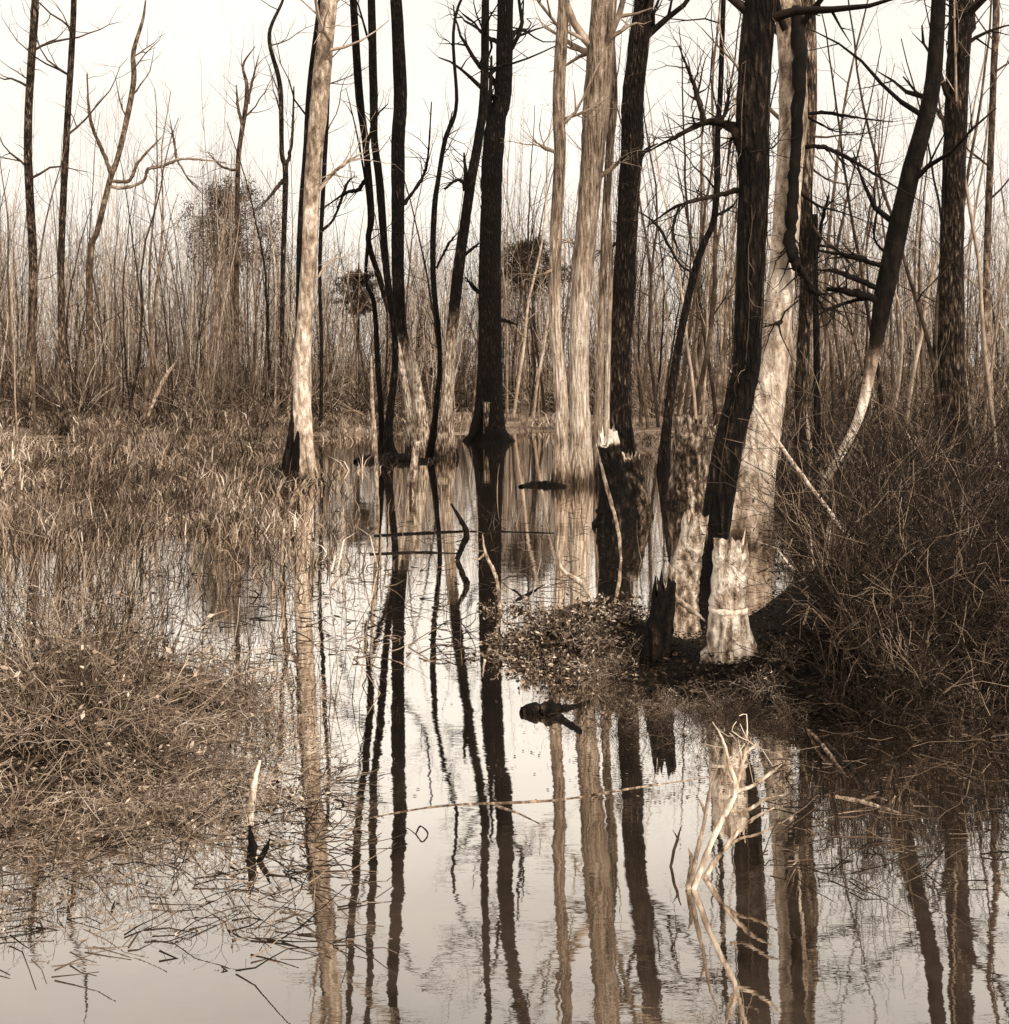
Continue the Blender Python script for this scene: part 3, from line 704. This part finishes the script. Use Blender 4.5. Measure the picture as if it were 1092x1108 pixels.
# fallen twigs lying flat on the water and mud
S = []
n = 0
while n < 1250:
    u = R.random()
    if u < .4: px, py = R.uniform(-40, 380), R.triangular(820, 1060, 850)
    elif u < .87: px, py = R.uniform(60, 640), R.uniform(545, 720)
    else: px, py = R.uniform(820, 1120), R.uniform(790, 960)
    x, Y = place_px(px, py); h = max(gz(x, Y), 0)
    a = R.gauss(0, .9); n += 1
    twig(S, (x, Y, h+R.uniform(.0, .02)), (math.cos(a), math.sin(a), R.gauss(.03, .08)), R.uniform(.05, .3)*(1 if Y < 7 else 1.3), R.uniform(.0015, .004)*(1 if Y < 7 else 1.5), 0, R.uniform(.08, .62), .06, 0, .22)
o = seg_mesh('twig_litter', S, M_TWIG); o['kind'] = 'stuff'
tag(o, 'fallen thin twigs lying flat on the water and muddy edges', 'twig litter')

# ------------------------------------------------------------------ stumps
def stump(name, label, pts, tone, tone_top, Y=None, jag=.25, hollow=True, roots=0, mat=M_ROT, sides=18, flare=.4, cat='stump', ring=None, spl=5, cap=1):
    """pts from ground up (px, py, w)"""
    if Y is None: Y = dist(pts[0][1])
    A = [(*W(p[0], p[1], Y), p[2]*Y/F/2) for p in pts]
    b = A[0]; g_ = gz(b[0], Y)
    root = thing(name, label, cat, (b[0], Y, max(g_, 0))); base = np.array(root.location)
    A = [(b[0], Y, min(g_, 0)-.2, b[3]*1.1)]+A
    n = 26; C = catmull(A, n); P = C[:, :3]-base; rad = C[:, 3]
    fl = flare*np.exp(-np.maximum(C[:, 2]-max(g_, 0), 0)/(.1+1.2*b[3]))
    tones = tone-.15*(1-sst(.02, .2, C[:, 2]-max(g_, 0)))+.1*np.linspace(0, 1, n)
    V, Q, T, tn_ = tube(P, rad, tones, sides, .16, fl, seed=int(pts[0][0])+3, lobes=4)
    V = V[:-1]; tn_ = tn_[:-1]
    # ragged rim
    H = C[-1][2]-max(g_, 0)
    rim = [abs(R.gauss(0, 1))*jag*H*.5*(1 if R.random() < .7 else -1) for _ in range(sides)]
    for k in range(sides):
        for j, f in ((n-1, 1), (n-2, .6), (n-3, .3)):
            V[j*sides+k][2] += rim[k]*f
        for j in range(cap): tn_[(n-1-j)*sides+k] = tone_top
    make_mesh('bark', V, Q, [], mat, root, tn_)
    # splintered heartwood inside the rim
    V2, T2, t2 = [], [], []
    c = P[-1].copy()
    inner = [V[(n-1)*sides+k]*.8+c*.2 for k in range(sides)]
    for q in inner: V2.append(q-np.array([0, 0, rad[-1]*.35])); t2.append(tone_top)
    V2.append(c-np.array([0, 0, rad[-1]*(1.1 if hollow else .1)])); t2.append(tone_top-.25)
    for k in range(sides): T2.append((k, (k+1) % sides, sides))
    for _ in range(spl):
        a = R.uniform(0, 6.28); q = c+np.array([math.cos(a), math.sin(a), 0])*rad[-1]*R.uniform(.4, .85)-np.array([0, 0, rad[-1]])
        i = len(V2); s = rad[-1]*R.uniform(.12, .3); hh = rad[-1]*R.uniform(1.0, 2.1)
        V2 += [q+np.array([s, 0, 0]), q+np.array([-s*.5, s*.8, 0]), q+np.array([-s*.5, -s*.8, 0]), q+np.array([R.gauss(0, s), R.gauss(0, s), hh])]
        t2 += [tone_top-.1]*3+[tone_top+.05]; T2 += [(i, i+1, i+3), (i+1, i+2, i+3), (i+2, i, i+3)]
    make_mesh('heartwood', V2, [], T2, M_DRIFT, root, t2, smooth=False)
    if ring:
        i = int(np.argmin(np.abs(C[:, 2]-W(0, ring, Y).z)))
        RP = np.array([P[i]+np.array([0, 0, dz]) for dz in (-.022, -.012, .012, .022)])
        V, Q, T, tn_ = tube(RP, np.array([.9, 1.16, 1.16, .9])*rad[i], np.full(4, .95), sides, .05, seed=4)
        make_mesh('bark_ring', V, Q, [], M_DRIFT, root, tn_)
    return root
stump('broken_stump', 'dark burnt-looking stump with a white splintered top beside the stout pale trunk',
      [(666, 570, 46), (664, 540, 36), (660, 500, 28), (657, 470, 22)], .14, 1.2, jag=.12, flare=.15, cap=3, spl=7)
stump('broken_stump', 'small tan stump with one pale upright spike, right of the dark white-topped stump',
      [(688, 562, 30), (687, 530, 26), (683, 497, 20)], .45, .9, Y=15.6, jag=.2, flare=.2)
stump('snag', 'thick mottled tan snag with a ragged flat top under the big dark tree',
      [(744, 552, 38), (745, 520, 36), (746, 480, 34), (745, 455, 33)], .58, .7, jag=.1, flare=.15, Y=16.8)
stump('broken_stump', 'pale splintered stump leaning right, wedged beside the foot of the big dark tree',
      [(736, 648, 34), (740, 620, 32), (748, 590, 28), (753, 566, 28)], .82, .95, jag=.3, flare=.1)
stump('broken_stump', 'pale slender stump on the mound with a bright ring round its middle',
      [(790, 748, 60), (789, 705, 44), (788, 660, 37), (791, 620, 35), (792, 588, 34)], .86, .95, Y=7.35, jag=.1, flare=.3, ring=661)
stump('charred_stump', 'black charred stump leaning right at the water edge of the mound',
      [(703, 748, 30), (708, 715, 30), (714, 675, 28), (720, 632, 24)], .04, .2, jag=.2, flare=.2, Y=7.6)
stump('post', 'short pale broken stake standing before the left-centre clump',
      [(446, 538, 8), (448, 505, 8), (451, 478, 7)], .72, .95, jag=.05, flare=.05, cat='stake', sides=10, spl=2)

# ------------------------------------------------------------------ loose sticks, logs and branches
def stick(name, label, paths, Y=None, tone=.7, cat='branch', twigs=0, sides=8, mat=M_DRIFT, group=None):
    """paths: list of [(px,py,w[,Y])]; first is the main stem, others are side branches"""
    f = paths[0][0]; Y0 = f[3] if len(f) > 3 else Y
    b = W(f[0], f[1], Y0)
    root = None; base = np.array((b.x, b.y, max(b.z, 0) if len(paths[0][0]) < 4 else b.z))
    objs = []
    multi = len(paths) > 1
    if multi: root = thing(name, label, cat, base, group)
    for pi, path in enumerate(paths):
        P = [(*W(q[0], q[1], q[3] if len(q) > 3 else Y), q[2]*(q[3] if len(q) > 3 else Y)/F/2) for q in path]
        n = max(8, 6*len(P)); C = catmull(P, n)
        C[:, 3] *= 1-.55*np.clip((np.linspace(0, 1, n)-.6)/.4, 0, 1)*(0 if cat == 'log' else 1)
        C[:, 3] *= np.random.uniform(.85, 1.12, n)
        C[:, :3] += np.random.normal(0, .12, (n, 3))*C[:, 3:4]
        V, Q, T, tn_ = tube(C[:, :3]-base, C[:, 3], np.full(n, tone), sides, .12, seed=int(path[0][0])+pi)
        o = make_mesh(('stem' if pi == 0 else 'side_branch') if multi else name, V, Q, T, mat, root, tn_)
        if not multi: o.location = base; tag(o, label, cat, group)
        if twigs:
            S = []
            for i in range(n//3, n, 2):
                if R.random() < twigs: twig(S, C[i][:3]-base, (R.gauss(0, 1), R.gauss(0, 1), R.gauss(.3, .6)), .12*Y0/5, max(C[i][3]*.3, .0018), 1, tone, .04*Y0/5)
            if S: seg_mesh('twigs', S, M_TWIG, o if not multi else root, 4)
    return root
def flat(pts):       # points lying on the water: depth from the picture row
    return [(p[0], p[1], p[2], dist(p[1])) for p in pts]
stick('forked_branch', 'bleached forked branch rising from the near water at lower right', [
    [(748, 968, 7.02), (775, 900, 6.24), (796, 856, 6.24), (790, 830, 4.68), (783, 802, 3.90), (771, 781, 3.12)],
    [(796, 856, 4.68), (802, 832, 4.68), (807, 812, 3.90), (808, 790, 2.34)], [(806, 815, 3.12), (813, 810, 3.12), (822, 803, 2.34)], [(803, 825, 2.34), (801, 812, 2.34), (799, 800, 1.56)],
    [(797, 857, 4.68), (815, 850, 3.90), (832, 838, 3.90), (846, 827, 2.34)], [(793, 848, 3.12), (788, 836, 3.12), (786, 822, 2.34)]], Y=4.5, tone=.8, twigs=.22)
stick('forked_branch', 'tan branch arching right low beside the bleached forked branch', [
    [(752, 966, 7), (772, 935, 6), (795, 905, 5), (815, 886, 5), (838, 874, 3)], [(785, 918, 4), (800, 908, 3), (822, 902, 3), (845, 890, 2)], [(790, 878, 4), (810, 876, 4), (830, 864, 3), (850, 860, 2)]], Y=4.6, tone=.72)
stick('stick', 'thin tan upright stick with short side spurs left of the bleached forked branch', [
    [(745, 965, 6), (755, 920, 5), (764, 880, 4), (768, 855, 4), (777, 828, 3)], [(764, 882, 4), (760, 872, 3), (757, 865, 2)], [(744, 960, 5), (748, 930, 4), (745, 918, 3)]], Y=4.5, tone=.62)
stick('stick', 'slight tan stem standing in the shaded water at the lower right', [[(722, 955, 3), (730, 920, 3), (737, 895, 3)], [(730, 920, 2), (733, 908, 2), (728, 898, 1.5)]], Y=4.7, tone=.5)
stick('stick', 'thick white upright stick in the near left water', [[(272, 900, 8), (272, 870, 8), (276, 845, 7), (281, 823, 6)]], Y=5.2, tone=.92)
stick('reflection_shape', 'black forked shape put in as the reflection under the thick white stick', [
    [(268, 945, 12), (273, 920, 10), (270, 893, 6)], [(276, 940, 7), (287, 920, 6), (292, 908, 4)]], Y=4.75, tone=.05)  # black shape added in place of the white stick's dark reflection
stick('pole', 'long pale pole lying across the near left bank', [flat([(150, 853, 4), (200, 850, 5), (255, 845, 5), (302, 843, 4)])], tone=.85, cat='pole')
stick('pole', 'pale pole lying low at the outer left bank below the longer pole', [flat([(112, 874, 4), (160, 875, 5), (208, 873, 4)])], tone=.8, cat='pole')
stick('pole', 'long thin straight rod floating across the near water below the island', [flat([(395, 886, 2), (480, 872, 2.5), (600, 866, 3), (690, 852, 3), (772, 841, 2.5)])], tone=.66, cat='pole')
stick('twig', 'short thin twig floating slantwise beside the long straight rod', [flat([(537, 872, 3), (560, 880, 2.5), (585, 892, 2)])], tone=.6, cat='twig')
stick('pole', 'thin dark pole floating far out before the black trunk reflection', [flat([(405, 580, 3), (460, 577, 4), (520, 575, 3), (600, 577, 3)])], tone=.12, cat='pole')
stick('pole', 'thin dark pole floating nearer than the other, left of the bent black stick', [flat([(400, 600, 3), (450, 598, 4), (500, 599, 3)])], tone=.15, cat='pole')
stick('bent_stick', 'bent black stick standing crooked in mid water', [[(495, 606, 6), (501, 590, 6), (505, 577, 7), (497, 560, 6), (488, 545, 5)]], Y=dist(606), tone=.06)
stick('curved_branch', 'thin pale curved branch rising left of the small island', [[(541, 655, 4), (537, 625, 4), (526, 600, 4), (522, 578, 3)], [(526, 598, 3), (518, 605, 2), (510, 604, 1.5)]], Y=dist(655), tone=.72)
stick('curved_branch', 'pale bent branch crossing the stout trunk reflection in mid water', [[(650, 668, 4), (636, 640, 5), (626, 628, 6), (610, 618, 5), (602, 598, 4)]], Y=dist(668), tone=.85)
stick('curved_branch', 'thin dark forked branch lying behind the small island', [[(558, 650, 3), (572, 643, 4), (590, 632, 2)], [(565, 646, 3), (558, 640, 2), (553, 638, 1.5)]], Y=dist(654), tone=.15)
stick('floating_log', 'black split log end floating in front of the small island with two prongs', [
    flat([(566, 772, 12), (580, 771, 24), (598, 771, 26)]), flat([(594, 768, 14), (615, 766, 8), (638, 760, 5)]), flat([(594, 772, 14), (612, 781, 9), (628, 792, 6)])], tone=.16, cat='log', mat=M_ROT)
stick('floating_log', 'short dark log floating far out left of the slim straight trunk', [flat([(563, 527, 5), (578, 525, 9), (598, 526, 8), (612, 527, 5)])], tone=.2, cat='log', mat=M_ROT)
stick('floating_log', 'dark rotten log at the water line under the left-centre clump', [flat([(385, 500, 7), (410, 498, 14), (440, 499, 12), (470, 500, 7)])], tone=.16, cat='log', mat=M_ROT)
stick('leaning_stick', 'tall pale stick leaning beside the left edge of the left-centre clump', [[(409, 555, 4), (407, 500, 5), (403, 440, 5), (402, 385, 4)]], Y=dist(555), tone=.8)
stick('leaning_stick', 'slim pale stem leaning down across the dark white-topped stump', [[(672, 605, 3), (668, 570, 4), (655, 520, 4), (645, 480, 3)]], Y=dist(605), tone=.8)
stick('fallen_pole', 'long slender pale pole slanting down the right bank across the leaning pale tree',
      [[(948, 618, 5, 9.5), (880, 530, 4.5, 10.6), (845, 482, 4, 11.2), (815, 436, 4, 11.8), (788, 398, 3, 12.3)]], tone=.8, cat='pole')
stick('crooked_stick', 'pale crooked stick propped in the left marsh below the foot of the bright pale tree', [[(304, 625, 4), (309, 560, 4), (320, 535, 5), (338, 510, 4)]], Y=dist(625), tone=.72)
stick('tilted_stick', 'thin straight stick tilting right against the left thicket', [[(160, 450, 3), (175, 415, 4), (198, 380, 3)]], Y=34, tone=.7)
stick('fallen_branch', 'thin dark branch lying flat at the edge of the left marsh', [[(173, 443, 4), (200, 441, 5), (230, 440, 3)]], Y=45, tone=.06)
stick('pale_branch', 'pale broken branch slung between the charred stump and the leaning pale stump', [[(720, 633, 7), (735, 650, 7), (752, 663, 6), (763, 672, 4)]], Y=8.6, tone=.78)
stick('dead_limb', 'dark limb dipping into the lower right water', [flat([(893, 805, 6), (918, 828, 7), (942, 858, 5)])], tone=.2)
stick('dead_limb', 'long pale limb lying at the lower right water edge', [flat([(905, 862, 4), (935, 868, 4), (975, 880, 4)]), flat([(930, 868, 3), (945, 862, 3), (960, 866, 2)])], tone=.6)
stick('dead_limb', 'bent tan limb trailing from the right bank into the water', [[(960, 870, 3, 5.4), (920, 845, 4, 5.7), (885, 800, 4, 6.2), (862, 780, 3, 6.8)]], tone=.55)
stick('dark_limb', 'bare dark limb slanting up through the right bank brambles', [[(890, 700, 5), (915, 675, 6), (950, 650, 5), (990, 632, 4)]], Y=8.4, tone=.14, twigs=.6)
stick('twig_loop', 'tiny diamond-shaped loop of bent twig floating alone on the open near water', [flat([(450, 903, 1.6), (455, 894, 2), (463, 902, 2), (457, 911, 1.6), (450, 903, 1.6), (440, 896, 1.2), (425, 893, 1)])], tone=.2, cat='twig', sides=5)
scn.cycles.max_bounces = 5; scn.cycles.diffuse_bounces = 2; scn.cycles.glossy_bounces = 3
